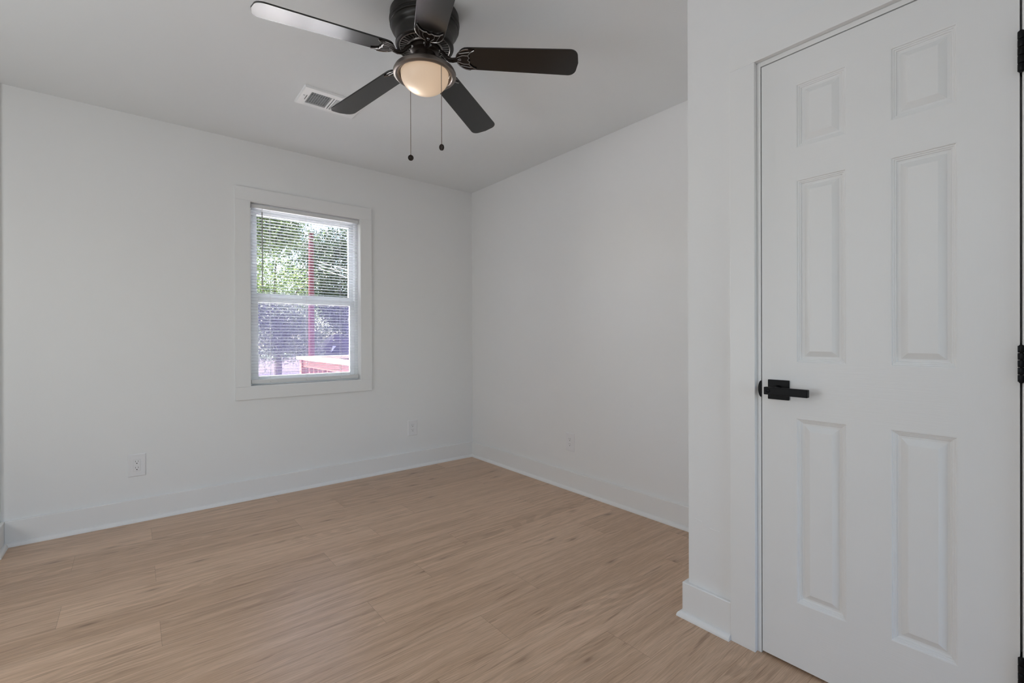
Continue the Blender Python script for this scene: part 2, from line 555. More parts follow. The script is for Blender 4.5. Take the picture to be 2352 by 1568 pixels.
ls = wpart(m, 'lower_sash', M['vinyl'], 0.002)
m = MB(); m.box(IX0 + 0.05, IX1 - 0.05, UY - 0.02, UY - 0.016, IZ0 + 0.05, 1.36)
m.build('lower_pane', M['glass'], ls)
m = MB(); m.box(IX0 + 0.024, IX1 - 0.024, UY + 0.0275, UY + 0.0280, IZ0 + 0.03, 1.40)
wpart(m, 'insect_screen', M['screen'])
m = MB(); m.box(0.97, 1.03, UY - 0.030, UY - 0.008, 1.392, 1.402); m.box(0.985, 1.035, UY - 0.038, UY - 0.026, 1.398, 1.404)
wpart(m, 'sash_lock', M['vinyl'], 0.001)

# mini blind
BY = YB + 0.018
blind = empty('mini_blind', (1.002, BY, 2.0), label='white horizontal mini blind with open slats hanging inside the window', cat='blind')
BX0, BX1 = 0.628, 1.3745
def bpart(mb, name, mt, bevel=0.0, parent=None):
    o = mb.build(name, mt, None, bevel)
    o.parent = blind
    o.matrix_parent_inverse = Matrix.Translation(-Vector((1.002, BY, 2.0)))
    return o
m = MB(); m.box(BX0, BX1, BY - 0.0125, BY + 0.0125, 1.996, 2.0195)
bpart(m, 'headrail', M['blind_rail'], 0.002)
m = MB()
PIT = 0.0209
zt = 1.984
nsl = 55
for i in range(nsl):
    z = zt - i * PIT
    if z < 0.826: break
    n = 6
    vs = []
    for k in range(n + 1):
        a = -1 + 2 * k / n
        yv = a * 0.0122
        zv = 0.0022 * (1 - a * a)
        # slight tilt towards the room
        vs.append((yv, zv - yv * 0.04))
    V, Fc = [], []
    for xx in (BX0 + 0.002, BX1 - 0.002):
        for (yv, zv) in vs: V.append((xx, BY + yv, z + zv))
    for k in range(n): Fc.append((k, k + 1, n + 2 + k, n + 1 + k))
    m.add(V, Fc, True)
bpart(m, 'slats', M['slat'])
m = MB(); m.box(BX0, BX1, BY - 0.012, BY + 0.012, 0.784, 0.812)
bpart(m, 'bottom_rail', M['blind_rail'], 0.003)
for x in (0.748, 0.989, 1.237):
    m = MB()
    for yv in (-0.0128, 0.0128):
        m.tube([(x, BY + yv, 1.996), (x, BY + yv, 0.812)], 0.0009, 5)
    for i in range(nsl):
        if zt - i * PIT < 0.826: break
        m.box(x - 0.0004, x + 0.0004, BY - 0.0128, BY + 0.0128, zt - i * PIT - 0.0014, zt - i * PIT - 0.0008)
    bpart(m, 'ladder_cord', M['cord'])
for x in (0.748, 0.989, 1.237):
    m = MB()
    m.lathe([(0.0, -0.004), (0.005, -0.003), (0.006, 0.0), (0.0, 0.0)], 10, Matrix.Translation((x, BY - 0.012, 0.796)) @ Matrix.Rotation(radians(-90), 4, 'X'))
    bpart(m, 'cord_plug', M['blind_rail'])
m = MB()
m.tube([(0.6955, BY - 0.017, 1.972), (0.6965, BY - 0.018, 1.462)], 0.0036, 6)
bpart(m, 'tilt_wand', M['wand'])
m = MB()
m.tube([(0.6955, BY - 0.010, 1.998), (0.6955, BY - 0.017, 1.992), (0.6955, BY - 0.017, 1.968)], 0.0018, 6)
bpart(m, 'wand_hook', M['cord'])

# ------------------------------------------------------------------ closet door
CX = XC - 0.018
m = MB()
m.box(CX, XC, 0.7205, CASL, 0, 2.0438)
m.box(CX, XC, -0.001, CASL, 2.0440, 2.1365)
m.box(CX, XC, -0.001, 0.0855, 0, 2.0440)
dtr = struct(m, 'trim_2', M['trim'], 0.0015)
m = MB()
m.box(XC + 0.0005, XC + 0.10, DY1, DY1 + 0.0155, 0, DZ1 + 0.0155); m.box(XC + 0.0005, XC + 0.10, DY0 - 0.0155, DY0, 0, DZ1 + 0.0155)
m.box(XC + 0.0005, XC + 0.10, DY0, DY1, DZ1, DZ1 + 0.0155)
m.build('door_jamb', M['trim'], dtr, 0.0008)
m = MB()
m.box(XC + 0.040, XC + 0.052, DY1 - 0.011, DY1, 0, DZ1); m.box(XC + 0.040, XC + 0.052, DY0, DY0 + 0.011, 0, DZ1)
m.box(XC + 0.040, XC + 0.052, DY0 + 0.011, DY1 - 0.011, DZ1 - 0.011, DZ1)
m.build('door_stop', M['trim'], dtr)
# strike plate lip on the jamb
m = MB()
ol = []
for i in range(13):
    a = -pi / 2 + pi * i / 12
    ol.append((0.0105 * cos(a) if True else 0, 0.0285 * sin(a)))
Mx = Matrix(((0, 0, 1, XC - 0.0035), (1, 0, 0, DY1 - 0.002), (0, 1, 0, 0.9155), (0, 0, 0, 1)))
m.prism([(x, z) for x, z in ol], 0, 0.003, Mx)
o = m.build('strike_plate', M['black'], dtr, 0.0006)
o['label'] = 'black rounded strike plate lip'

door = empty('door_1', (XC, 0.4, 0.0), kind='structure')
def dpart(mb, name, mt, bevel=0.0, parent=None):
    o = mb.build(name, mt, None, bevel)
    if parent:
        o.parent = parent
    else:
        o.parent = door
        o.matrix_parent_inverse = Matrix.Translation(-Vector((XC, 0.4, 0.0)))
    return o
m = MB()
ys = [0.1005, 0.2113, 0.3520, 0.4585, 0.5970, 0.7040]
zs = [0.010, 0.2215, 0.8270, 1.0085, 1.6070, 1.7120, 1.9200, 2.0235]
DXF = XC + 0.0005
def quad(a, b, c, d): m.add([a, b, c, d], [(0, 1, 2, 3)])
PROF = [(0.0, 0.0), (0.0028, -0.0006), (0.0045, -0.0030), (0.0075, -0.0034), (0.0090, -0.0052), (0.0120, -0.0056), (0.0135, -0.0078), (0.0165, -0.0086), (0.0215, -0.0086), (0.0375, -0.0022), (0.0390, -0.0018)]
for i in range(5):
    for j in range(7):
        y0, y1, z0, z1 = ys[i], ys[i + 1], zs[j], zs[j + 1]
        if i in (1, 3) and j in (1, 3, 5):
            prev = None
            for (ins, dep) in PROF:
                x = DXF - dep * 1.35
                L4 = [(x, y0 + ins, z0 + ins), (x, y1 - ins, z0 + ins), (x, y1 - ins, z1 - ins), (x, y0 + ins, z1 - ins)]
                if prev:
                    for k in range(4): quad(prev[k], prev[(k + 1) % 4], L4[(k + 1) % 4], L4[k])
                prev = L4
            quad(*prev)
        else:
            quad((DXF, y0, z0), (DXF, y1, z0), (DXF, y1, z1), (DXF, y0, z1))
xb = DXF + 0.035
Y0, Y1, Z0, Z1 = ys[0], ys[-1], zs[0], zs[-1]
quad((xb, Y0, Z0), (xb, Y1, Z0), (xb, Y1, Z1), (xb, Y0, Z1))
for i in range(5):
    quad((DXF, ys[i], Z0), (DXF, ys[i + 1], Z0), (xb, ys[i + 1], Z0), (xb, ys[i], Z0))
    quad((DXF, ys[i], Z1), (DXF, ys[i + 1], Z1), (xb, ys[i + 1], Z1), (xb, ys[i], Z1))
for j in range(7):
    quad((DXF, Y0, zs[j]), (DXF, Y0, zs[j + 1]), (xb, Y0, zs[j + 1]), (xb, Y0, zs[j]))
    quad((DXF, Y1, zs[j]), (DXF, Y1, zs[j + 1]), (xb, Y1, zs[j + 1]), (xb, Y1, zs[j]))
slab = dpart(m, 'door_slab', M['door'])
bm = bmesh.new(); bm.from_mesh(slab.data)
bmesh.ops.remove_doubles(bm, verts=bm.verts, dist=1e-5)
bmesh.ops.recalc_face_normals(bm, faces=bm.faces)
bm.to_mesh(slab.data); bm.free()

# lever handle
hy, hz = 0.6495, 0.9165
m = MB(); m.box(DXF - 0.008, DXF, hy - 0.033, hy + 0.033, hz - 0.033, hz + 0.033)
rose = dpart(m, 'handle_rose', M['black'], 0.0015)
m = MB()
Mh = Matrix.Translation((DXF - 0.008, hy, hz + 0.002)) @ Matrix.Rotation(radians(-90), 4, 'Y')
m.lathe([(0.0, 0.0), (0.0135, 0.0), (0.0135, 0.006), (0.0115, 0.010), (0.0105, 0.034), (0.0, 0.034)], 24, Mh)
dpart(m, 'handle_neck', M['black'])
m = MB()
Ml = Matrix.Translation((DXF - 0.050, hy, hz - 0.001)) @ Matrix.Rotation(radians(0.3), 4, 'X')
m.box(-0.008, 0.010, -0.104, 0.026, -0.0125, 0.0125, Ml)
dpart(m, 'lever', M['black'], 0.002)
m = MB()
Mb = Matrix.Translation((DXF - 0.058, hy + 0.012, hz - 0.001)) @ Matrix.Rotation(radians(-90), 4, 'Y')
m.lathe([(0.0, 0.0015), (0.0045, 0.0015), (0.0058, 0.0009), (0.0060, 0.0), (0.0075, 0.0002), (0.0078, -0.0005)], 20, Mb)
dpart(m, 'lock_button', M['black'])
# hinges: barrel with five knuckles and leaves
def hinge(z0, z1):
    n = 5
    h = (z1 - z0) / n
    y = 0.0975
    x = XC - 0.0065
    m = MB()
    for k in range(n):
        a, b = z0 + k * h + 0.0006, z0 + (k + 1) * h - 0.0006
        m.lathe([(0.0, a), (0.0058, a), (0.0064, a + 0.001), (0.0064, b - 0.001), (0.0058, b), (0.0, b)], 16, Matrix.Translation((x, y, 0)))
    m.lathe([(0.0, z0 - 0.003), (0.004, z0 - 0.002), (0.0045, z0 + 0.001)], 12, Matrix.Translation((x, y, 0)))
    m.lathe([(0.0045, z1 - 0.001), (0.0035, z1 + 0.0015), (0.0, z1 + 0.002)], 12, Matrix.Translation((x, y, 0)))
    o = dpart(m, 'hinge', M['hinge'])
    m = MB()
    m.box(XC - 0.004, XC + 0.028, 0.0964, 0.1002, z0, z1)
    o2 = dpart(m, 'hinge_leaf', M['hinge'])
    o2.parent = o
    o2.matrix_parent_inverse = Matrix.Identity(4)
hinge(1.7385, 1.8365); hinge(0.9815, 1.0710); hinge(0.2150, 0.3080)

# ------------------------------------------------------------------ outlets
def outlet_proto(w_, h_, label):
    r = empty('wall_outlet', label=label, cat='outlet', group='duplex outlets low on the walls')
    # local frame: plate lies in XZ, faces -Y
    m = MB()
    t = 0.0055
    b = 0.004
    o0 = [(-w_ / 2, -h_ / 2), (w_ / 2, -h_ / 2), (w_ / 2, h_ / 2), (-w_ / 2, h_ / 2)]
    i0 = [(-w_ / 2 + b, -h_ / 2 + b), (w_ / 2 - b, -h_ / 2 + b), (w_ / 2 - b, h_ / 2 - b), (-w_ / 2 + b, h_ / 2 - b)]
    rx, rz = 0.0172, 0.0345
    hole = [(-rx, -rz), (rx, -rz), (rx, rz), (-rx, rz)]
    vs = [(x, 0, z) for x, z in o0] + [(x, -0.0015, z) for x, z in o0] + [(x, -t, z) for x, z in i0] + [(x, -t, z) for x, z in hole] + [(x, -0.002, z) for x, z in hole]
    fs = []
    for lv in range(4):
        for k in range(4):
            fs.append((lv * 4 + k, lv * 4 + (k + 1) % 4, lv * 4 + 4 + (k + 1) % 4, lv * 4 + 4 + k))
    m.add(vs, fs)
    m.build('cover_plate', M['plastic'], r)
    m = MB(); m.box(-rx + 0.0006, rx - 0.0006, -0.0062, -0.001, -rz + 0.0006, rz - 0.0006)
    rec = m.build('receptacle', M['plastic'], r, 0.0006)
    for cz in (0.0185, -0.0185):
        m = MB(); m.box(-0.0075, -0.0055, -0.0064, -0.006, cz + 0.001, cz + 0.0095)
        m.build('blade_slot', M['slot_grey'], rec)
        m = MB(); m.box(0.0055, 0.0075, -0.0064, -0.006, cz + 0.0015, cz + 0.009)
        m.build('blade_slot', M['slot_grey'], rec)
        m = MB(); m.lathe([(0.0, 0), (0.0029, 0), (0.0029, 0.0005), (0.0, 0.0005)], 12, Matrix.Translation((0, -0.006, cz - 0.0068)) @ Matrix.Rotation(radians(90), 4, 'X'))
        m.build('ground_hole', M['slot'], rec)
    for sz in (1, -1):
        m = MB(); m.lathe([(0.0, 0.0008), (0.0022, 0.0006), (0.0028, 0.0)], 12, Matrix.Translation((0, -t, sz * 0.0485)) @ Matrix.Rotation(radians(90), 4, 'X'))
        m.build('screw', M['plastic'], r)
    return r
o1 = outlet_proto(0.0865, 0.1340, 'white duplex outlet left of the window, the largest of the three')
o1.location = (0.0130, YB, 0.3365)
o2 = outlet_proto(0.0865, 0.1300, 'white duplex outlet low between the window and the room corner')
o2.location = (1.8335, YB, 0.3355)
o3 = copy_tree(o2)
o3['label'] = 'white duplex outlet low on the blank wall right of the room corner'
o3.location = (XR, 2.3460, 0.3415)
o3.rotation_euler = (0, 0, radians(-90))

# ------------------------------------------------------------------ ceiling vent
vent = empty('ceiling_vent', (0.875, 2.709, H), label='white metal air register on the ceiling behind a fan blade', cat='vent')
VX0, VX1, VY0, VY1 = 0.7105, 1.0400, 2.6000, 2.8200
def vpart(mb, name, mt, bevel=0.0):
    o = mb.build(name, mt, None, bevel)
    o.parent = vent
    o.matrix_parent_inverse = Matrix.Translation(-Vector((0.875, 2.709, H)))
    return o
m = MB()
def loop(x0, x1, y0, y1, z): return [(x0, y0, z), (x1, y0, z), (x1, y1, z), (x0, y1, z)]
lo = [loop(VX0, VX1, VY0, VY1, H), loop(VX0 + 0.0015, VX1 - 0.0015, VY0 + 0.0015, VY1 - 0.0015, H - 0.0075),
      loop(VX0 + 0.006, VX1 - 0.006, VY0 + 0.006, VY1 - 0.006, H - 0.0105), loop(VX0 + 0.045, VX1 - 0.045, VY0 + 0.040, VY1 - 0.040, H - 0.011), loop(VX0 + 0.045, VX1 - 0.045, VY0 + 0.040, VY1 - 0.040, H - 0.001)]
vs = [p for l in lo for p in l]
fs = [(lv * 4 + k, lv * 4 + (k + 1) % 4, lv * 4 + 4 + (k + 1) % 4, lv * 4 + 4 + k) for lv in range(4) for k in range(4)]
m.add(vs, fs)
VM = mat('register_enamel', (0.93, 0.94, 0.94), 0.3)
vpart(m, 'register_frame', VM)
m = MB()
ax0, ax1, ay0, ay1 = VX0 + 0.046, VX1 - 0.046, VY0 + 0.041, VY1 - 0.041
xm = (ax0 + ax1) / 2
nb = 9
for side in (0, 1):
    b0, b1 = (ax0, xm - 0.010) if side == 0 else (xm + 0.010, ax1)
    for k in range(nb + 1):
        x = b0 + (b1 - b0) * k / nb
        dx = 0.008 if side == 0 else -0.006
        m.add([(x, ay0, H - 0.0115), (x, ay1, H - 0.0115), (x + dx, ay1, H - 0.0025), (x + dx, ay0, H - 0.0025)], [(0, 1, 2, 3)])
m.box(xm - 0.010, xm - 0.003, ay0, ay1, H - 0.0115, H - 0.002); m.box(xm + 0.003, xm + 0.010, ay0, ay1, H - 0.0115, H - 0.002)
vpart(m, 'louvers', VM)
m = MB()
m.box(ax0, ax1, ay0, ay1, H - 0.0015, H - 0.0005)
vpart(m, 'duct_opening', mat('duct_grey', (0.05, 0.052, 0.055), 0.7))
m = MB()
for (f0, f1) in ((0.0, 0.27), (0.31, 0.50), (0.505, 0.69), (0.695, 0.85), (0.855, 1.0)):
    m.box(ax0, xm - 0.010, ay0 + (ay1 - ay0) * f0, ay0 + (ay1 - ay0) * f1, H - 0.0028 - 0.0004 * (f1 < 0.8), H - 0.0018)
vpart(m, 'damper_blades', mat('damper_grey', (0.42, 0.43, 0.45), 0.5))
m = MB(); m.box(VX0 + 0.033, VX0 + 0.0352, 2.690, 2.745, H - 0.0125, H - 0.0105)
vpart(m, 'damper_slot', M['slot'])
m = MB(); m.lathe([(0.0, -0.002), (0.004, -0.0015), (0.005, 0.0)], 14, Matrix.Translation((VX0 + 0.021, 2.70, H - 0.0105)))
vpart(m, 'screw', mat('screw_grey', (0.35, 0.35, 0.35), 0.4, metal=0.5))

# ------------------------------------------------------------------ ceiling fan
FX, FY = 0.94943, 1.73908
fan = empty('ceiling_fan', (FX, FY, H), label='dark bronze flush mount ceiling fan with five blades and a lit glass bowl', cat='ceiling fan')
def fpart(mb, name, mt, bevel=0.0, parent=None):
    o = mb.build(name, mt, parent or fan, bevel)
    return o
def Z(z): return z - H    # fan parts live in the frame of the fan's mount
m = MB()
m.lathe([(0.0, Z(2.4398)), (0.138, Z(2.4398)), (0.1415, Z(2.436)), (0.1420, Z(2.412)), (0.1440, Z(2.410)), (0.1445, Z(2.404)), (0.1430, Z(2.400)),
         (0.1405, Z(2.3985)), (0.1405, Z(2.391)), (0.1420, Z(2.389)), (0.1415, Z(2.384)), (0.1375, Z(2.3825)), (0.1370, Z(2.374)),
         (0.1320, Z(2.366)), (0.1245, Z(2.3605)), (0.1195, Z(2.355)), (0.1185, Z(2.349)), (0.1175, Z(2.318)), (0.1195, Z(2.3165)), (0.1200, Z(2.309)),
         (0.1185, Z(2.3055)), (0.1130, Z(2.3025)), (0.1060, Z(2.3025)), (0.1050, Z(2.3060)), (0.1050, Z(2.3120)), (0.0, Z(2.3120))], 64)
m.tube([(-0.12, -0.075, Z(2.418)), (-0.124, -0.078, Z(2.418))], 0.004, 8)
fpart(m, 'motor_housing', M['housing'])
m = MB()
nf = 40
for k in range(nf):
    Mr = Matrix.Rotation(2 * pi * k / nf, 4, 'Z')
    m.box(0.071, 0.1045, -0.0036, 0.0036, Z(2.3030), Z(2.3075), Mr)
m.lathe([(0.106, Z(2.3035)), (0.1035, Z(2.3015)), (0.101, Z(2.3035)), (0.106, Z(2.3035))], 64)
m.lathe([(0.074, Z(2.3045)), (0.0715, Z(2.3000)), (0.069, Z(2.2985)), (0.0665, Z(2.3000)), (0.066, Z(2.3060))], 64)
fpart(m, 'vent_grille', mat('grille_bronze', (0.24, 0.225, 0.21), 0.3, metal=0.7))
m = MB()
m.lathe([(0.0, Z(2.309)), (0.062, Z(2.308)), (0.064, Z(2.296)), (0.062, Z(2.284)), (0.050, Z(2.280)), (0.046, Z(2.276)), (0.046, Z(2.232)), (0.050, Z(2.228)), (0.0, Z(2.228))], 48)
fpart(m, 'rotor_hub', M['bronze'])
PH, PT, SAG = 0.5359, -0.2000, -0.0659
def blade_matrix(k):
    """local x runs out along the blade, y across it, z up; origin on the fan axis at the blade's height"""
    a = PH + k * 2 * pi / 5
    e = Vector((cos(a), sin(a), SAG)).normalized()
    t = Vector((-sin(a), cos(a), 0)) * cos(PT) + Vector((0, 0, 1)) * sin(PT)
    n = e.cross(t).normalized()
    t = n.cross(e)
    o = Vector((0, 0, Z(2.2401) - SAG * 0.4 * 1.0))
    return Matrix(((e.x, t.x, n.x, o.x), (e.y, t.y, n.y, o.y), (e.z, t.z, n.z, o.z), (0, 0, 0, 1)))
def blade_outline():
    R, r0_, wr, wt = 0.638, 0.138, 0.114, 0.137
    def hw(r): return (wr + (wt - wr) * min(1, max(0, (r - 0.17) / (R - 0.17)))) / 2
    pts = []
    # root: half ellipse
    for i in range(15):
        a = pi / 2 + pi * i / 14
        pts.append((0.185 + 0.047 * cos(a) * 1.0, hw(0.185) * sin(a)))
    rc = 0.034
    h = hw(R - rc)
    # lower edge to tip
    for i in range(9):
        a = -pi / 2 + (pi / 2 - 0.16) * i / 8
        pts.append((R - rc - 0.004 + rc * cos(a), -h + rc + rc * sin(a)))
    pts.append((R + 0.001, 0))
    for i in range(9):
        a = 0.16 + (pi / 2 - 0.16) * i / 8
        pts.append((R - rc - 0.004 + rc * cos(a), h - rc + rc * sin(a)))
    return pts
BO = blade_outline()
# iron plate: crescent under the blade root with horns and a wavy inner edge
def crescent():
    out = [(0.188 + 0.056 * cos(pi / 2 + pi * i / 18), 0.0545 * sin(pi / 2 + pi * i / 18)) for i in range(19)]
    inner = [(0.212, -0.0500), (0.206, -0.0460), (0.196, -0.0400), (0.187, -0.0300), (0.1835, -0.0200), (0.187, -0.0100), (0.179, 0.0), (0.187, 0.0100), (0.1835, 0.0200), (0.187, 0.0300), (0.196, 0.0400), (0.206, 0.0460), (0.212, 0.0500)]
    return out, inner
CO, CI = crescent()
for k in range(5):
    Mk = blade_matrix(k)
    m = MB(); m.prism(BO, 0.0, 0.0055, Mk)
    b = fpart(m, 'blade', M['blade'], 0.0012)
    # blade iron
    m = MB()
    n = len(CO)
    ol = CO + CI
    m.prism(ol, -0.0035, -0.0004, Mk)
    # goose-neck arm
    path = [(0.050, 0, 0.030), (0.064, 0, 0.029), (0.077, 0, 0.020), (0.090, 0, 0.004), (0.103, 0, -0.0065), (0.118, 0, -0.0085), (0.136, 0, -0.005)]
    for side in (-1, 1):
        m.tube([Mk @ Vector((x, side * 0.0048 * (1 if i < 4 else 0.8), z)) for i, (x, y, z) in enumerate(path)], [0.0075, 0.0075, 0.0072, 0.007, 0.007, 0.007, 0.0065], 10)
    iron = fpart(m, 'blade_iron', M['bronze'])
    m = MB()
    z = -0.0042
    m.tube([Mk @ Vector((x, y, z)) for x, y in CO], 0.0022, 6)
    m.tube([Mk @ Vector((x, y, z)) for x, y in CI], 0.0022, 6)
    for (p0, p1) in (((0.136, 0.010), (0.160, 0.022)), ((0.136, -0.010), (0.160, -0.022)), ((0.134, 0), (0.150, 0.005)), ((0.150, 0.005), (0.152, 0.0)), ((0.134, 0), (0.150, -0.005)), ((0.150, -0.005), (0.152, 0.0)),
                     ((0.147, 0.031), (0.192, 0.041)), ((0.147, -0.031), (0.192, -0.041)), ((0.160, 0.022), (0.184, 0.0225)), ((0.160, -0.022), (0.184, -0.0225))):
        m.tube([Mk @ Vector((*p0, z)), Mk @ Vector((*p1, z))], 0.0018, 6)
    fpart(m, 'iron_ridges', M['rim'], parent=iron)
    for s2 in (-1, 1):
        m = MB()
        Ms = Mk @ Matrix.Translation((0.060, s2 * 0.012, 0.022))
        m.lathe([(0.0, -0.004), (0.004, -0.003), (0.0055, 0.0), (0.0055, 0.004)], 10, Ms)
        fpart(m, 'screw', M['rim'], parent=iron)
# light fitter ring and glass bowl
m = MB()
m.lathe([(0.046, Z(2.232)), (0.052, Z(2.2295)), (0.088, Z(2.2240)), (0.112, Z(2.2165)), (0.1250, Z(2.2070)), (0.1300, Z(2.1965)), (0.1290, Z(2.1890)), (0.1235, Z(2.1845)), (0.1175, Z(2.1835)),
         (0.1120, Z(2.1855)), (0.1075, Z(2.1900)), (0.1060, Z(2.1960)), (0.1055, Z(2.2040)), (0.090, Z(2.2120)), (0.050, Z(2.2180))], 72)
fpart(m, 'light_ring', M['pewter'])
def bowl_mat():
    mm = bpy.data.materials.new('frosted_glass_bowl')
    mm.use_nodes = True
    nt = mm.node_tree
    p = nt.nodes['Principled BSDF']
    out = nt.nodes['Material Output']
    p.inputs['Base Color'].default_value = (0.86, 0.76, 0.66, 1)
    p.inputs['Roughness'].default_value = 0.25
    tl = nt.nodes.new('ShaderNodeBsdfTranslucent')
    tl.inputs['Color'].default_value = (0.95, 0.84, 0.72, 1)
    mx = nt.nodes.new('ShaderNodeMixShader')
    mx.inputs[0].default_value = 0.6
    nt.links.new(p.outputs[0], mx.inputs[1])
    nt.links.new(tl.outputs[0], mx.inputs[2])
    nt.links.new(mx.outputs[0], out.inputs[0])
    return mm
m = MB()
nn = 16
prof = []
for i in range(nn + 1):
    a = (pi / 2) * i / nn
    prof.append((0.0985 * cos(a) if i < nn else 0.0006, Z(2.1885) - 0.0715 * sin(a)))
m.lathe([(0.0985, Z(2.1980))] + prof, 72)
fpart(m, 'glass_bowl', bowl_mat())
def mbulb(name, off, e, col, rad):
    d = bpy.data.lights.new(name, 'POINT')
    d.energy = e
    d.color = col
    d.shadow_soft_size = rad
    o = bpy.data.objects.new(name, d)
    C.objects.link(o)
    o.parent = fan
    o.location = off
rv = Vector((cos(YAW), -sin(YAW), 0)); fv = Vector((sin(YAW), cos(YAW), 0))
b1 = rv * -0.038 + fv * 0.000; b2 = rv * 0.01 + fv * -0.01
mbulb('bulb_light', (b1.x, b1.y, Z(2.142)), 0.05, (0.97, 0.96, 0.92), 0.010)
mbulb('bulb_light', (b2.x, b2.y, Z(2.192)), 0.13, (1.0, 0.80, 0.60), 0.035)

# pull chains with fobs
def pull_chain(ra, fa, z0, z1, zc, face, label):
    p = rv * ra + fv * fa
    m = MB()
    zz = z0
    while zz > z1:
        m.sphere((p.x, p.y, Z(zz)), 0.0019, 6, 4)
        zz -= 0.0042
    m.tube([(p.x, p.y, Z(z0)), (p.x, p.y, Z(z1))], 0.0006, 4)
    c = fpart(m, 'pull_chain', M['chain'])
    c['label'] = label
    m = MB()
    f = Vector(face).normalized()
    qd = f.to_track_quat('Z', 'Y').to_matrix().to_4x4()
    Mf = Matrix.Translation((p.x, p.y, Z(zc))) @ qd
    m.lathe([(0.0, 0.0040), (0.0030, 0.0045), (0.0045, 0.0032), (0.0065, 0.0030), (0.0080, 0.0048), (0.0100, 0.0050), (0.0118, 0.0035), (0.0125, 0.0),
             (0.0118, -0.0035), (0.0100, -0.0050), (0.0080, -0.0048), (0.0065, -0.0030), (0.0045, -0.0032), (0.0030, -0.0045), (0.0, -0.0040)], 24, Mf)
    m.tube([(p.x, p.y, Z(z1 + 0.001)), (p.x, p.y, Z(zc + 0.011))], 0.002, 6)
    fpart(m, 'chain_fob', M['bronze'], parent=c)
pull_chain(-0.082, 0.100, 2.190, 1.900, 1.8865, -fv + rv * 0.12 + Vector((0, 0, -0.35)), 'longer bronze pull chain')
pull_chain(0.0815, -0.085, 2.184, 1.868, 1.8560, -fv * 0.7 + rv * -0.75 + Vector((0, 0, -0.2)), 'shorter bronze pull chain')

# ------------------------------------------------------------------ outdoors
GZ = -0.6
m = MB(); m.box(-40, 60, 21.2, 90, GZ - 0.2, GZ)
tag(m.build('lawn', mat('dark_lawn', (0.03, 0.045, 0.02), 0.9, bump=(8, 0.5, 0.03))), kind='structure')
m = MB(); m.box(-40, 60, YB + T + 0.001, 21.2, GZ - 0.2, GZ)
tag(m.build('ground', mat('pale_patio', (0.74, 0.72, 0.73), 0.8, bump=(6, 0.3, 0.02))), kind='structure')
# deck with a railing that turns a corner
wood = mat('cedar_deck_wood', (0.080, 0.032, 0.024), 0.6, spec=0.05, bump=((3.600, 36.000, 36.000), 0.3, 0.004))
woodp = mat('pale_cap_wood', (0.25, 0.20, 0.17), 0.6, spec=0.05, bump=((24.000, 4.800, 24.000), 0.2, 0.003))  # cap boards in a paler tone than the rails
RX, RY, RZ = 1.61, 6.0, 0.88
m = MB()
yy = 3.95
while yy < 6.02:
    m.box(1.56, 4.4, yy, yy + 0.135, -0.155, -0.125)
    yy += 0.142
for x in (1.62, 3.0, 4.3):
    m.box(x - 0.05, x + 0.05, 3.95, 6.03, -0.35, -0.155)
    for y in (4.1, 5.9): m.box(x - 0.045, x + 0.045, y - 0.045, y + 0.045, GZ, -0.35)
tag(m.build('wooden_deck', wood), 'red-brown wooden deck platform inside the railing outside the window', 'deck')
rail = empty('deck_railing', (RX, RY, -0.125), label='red-brown wooden deck railing with pale cap boards outside the window', cat='railing')
def rpart(mb, name, mt, bevel=0.0):
    o = mb.build(name, mt, None, bevel)
    o.parent = rail
    o.matrix_parent_inverse = Matrix.Translation(-Vector((RX, RY, -0.125)))
    return o
for (px, py) in ((RX, RY), (RX, 4.05), (RX + 2.6, RY)):
    m = MB(); m.box(px - 0.04, px + 0.04, py - 0.04, py + 0.04, -0.125, RZ - 0.036)
    rpart(m, 'post', wood, 0.003)
for bx in ((RX - 0.07, RX + 0.07, 3.98, RY + 0.07), (RX + 0.07, RX + 2.66, RY - 0.07, RY + 0.07)):
    m = MB(); m.box(*bx, RZ - 0.036, RZ)
    rpart(m, 'cap_board', woodp, 0.003)
for bx in ((RX - 0.019, RX + 0.019, 4.09, RY - 0.04, RZ - 0.125, RZ - 0.036), (RX + 0.04, RX + 2.56, RY - 0.019, RY + 0.019, RZ - 0.125, RZ - 0.036),
           (RX - 0.019, RX + 0.019, 4.09, RY - 0.04, 0.0, 0.089), (RX + 0.04, RX + 2.56, RY - 0.019, RY + 0.019, 0.0, 0.089)):
    m = MB(); m.box(*bx)
    rpart(m, 'rail', wood, 0.002)
k = 0
y = RY - 0.165
while y > 4.12:
    m = MB(); m.box(RX + 0.019, RX + 0.057, y - 0.019, y + 0.019, -0.08, RZ - 0.04)
    rpart(m, 'baluster', wood)
    y -= 0.165
x = RX + 0.165
while x < RX + 2.5:
    m = MB(); m.box(x - 0.019, x + 0.019, RY + 0.019, RY + 0.057, -0.08, RZ - 0.04)
    rpart(m, 'baluster', wood)
    x += 0.165

# utility pole with wires
pm = mat('red_brown_pole', (0.038, 0.012, 0.016), 0.7, spec=0.05, bump=((18.000, 18.000, 1.200), 0.4, 0.01))
pole = empty('utility_pole', (3.965, 14, GZ), label='red-brown utility pole standing among the trees outside the window', cat='pole')
m = MB(); m.tube([(0, 0, 0), (0, 0, 2.5), (0, 0, 4.72)], [0.085, 0.078, 0.066], 14)
m.build('pole_shaft', pm, pole)
for (z0, dx, dy, z1) in ((3.95, 3.2, -6.0, 2.9), (3.86, 3.2, -6.2, 2.7), (3.78, 3.3, -6.5, 2.35)):
    m = MB()
    pts = []
    for i in range(15):
        t = i / 14
        pts.append((0.05 + dx * t, dy * t, z0 + (z1 - z0) * t - 0.25 * 4 * t * (1 - t)))
    m.tube(pts, 0.008, 5)
    m.build('wire', mat('wire_grey', (0.0750, 0.0750, 0.1050), 0.5), pole)

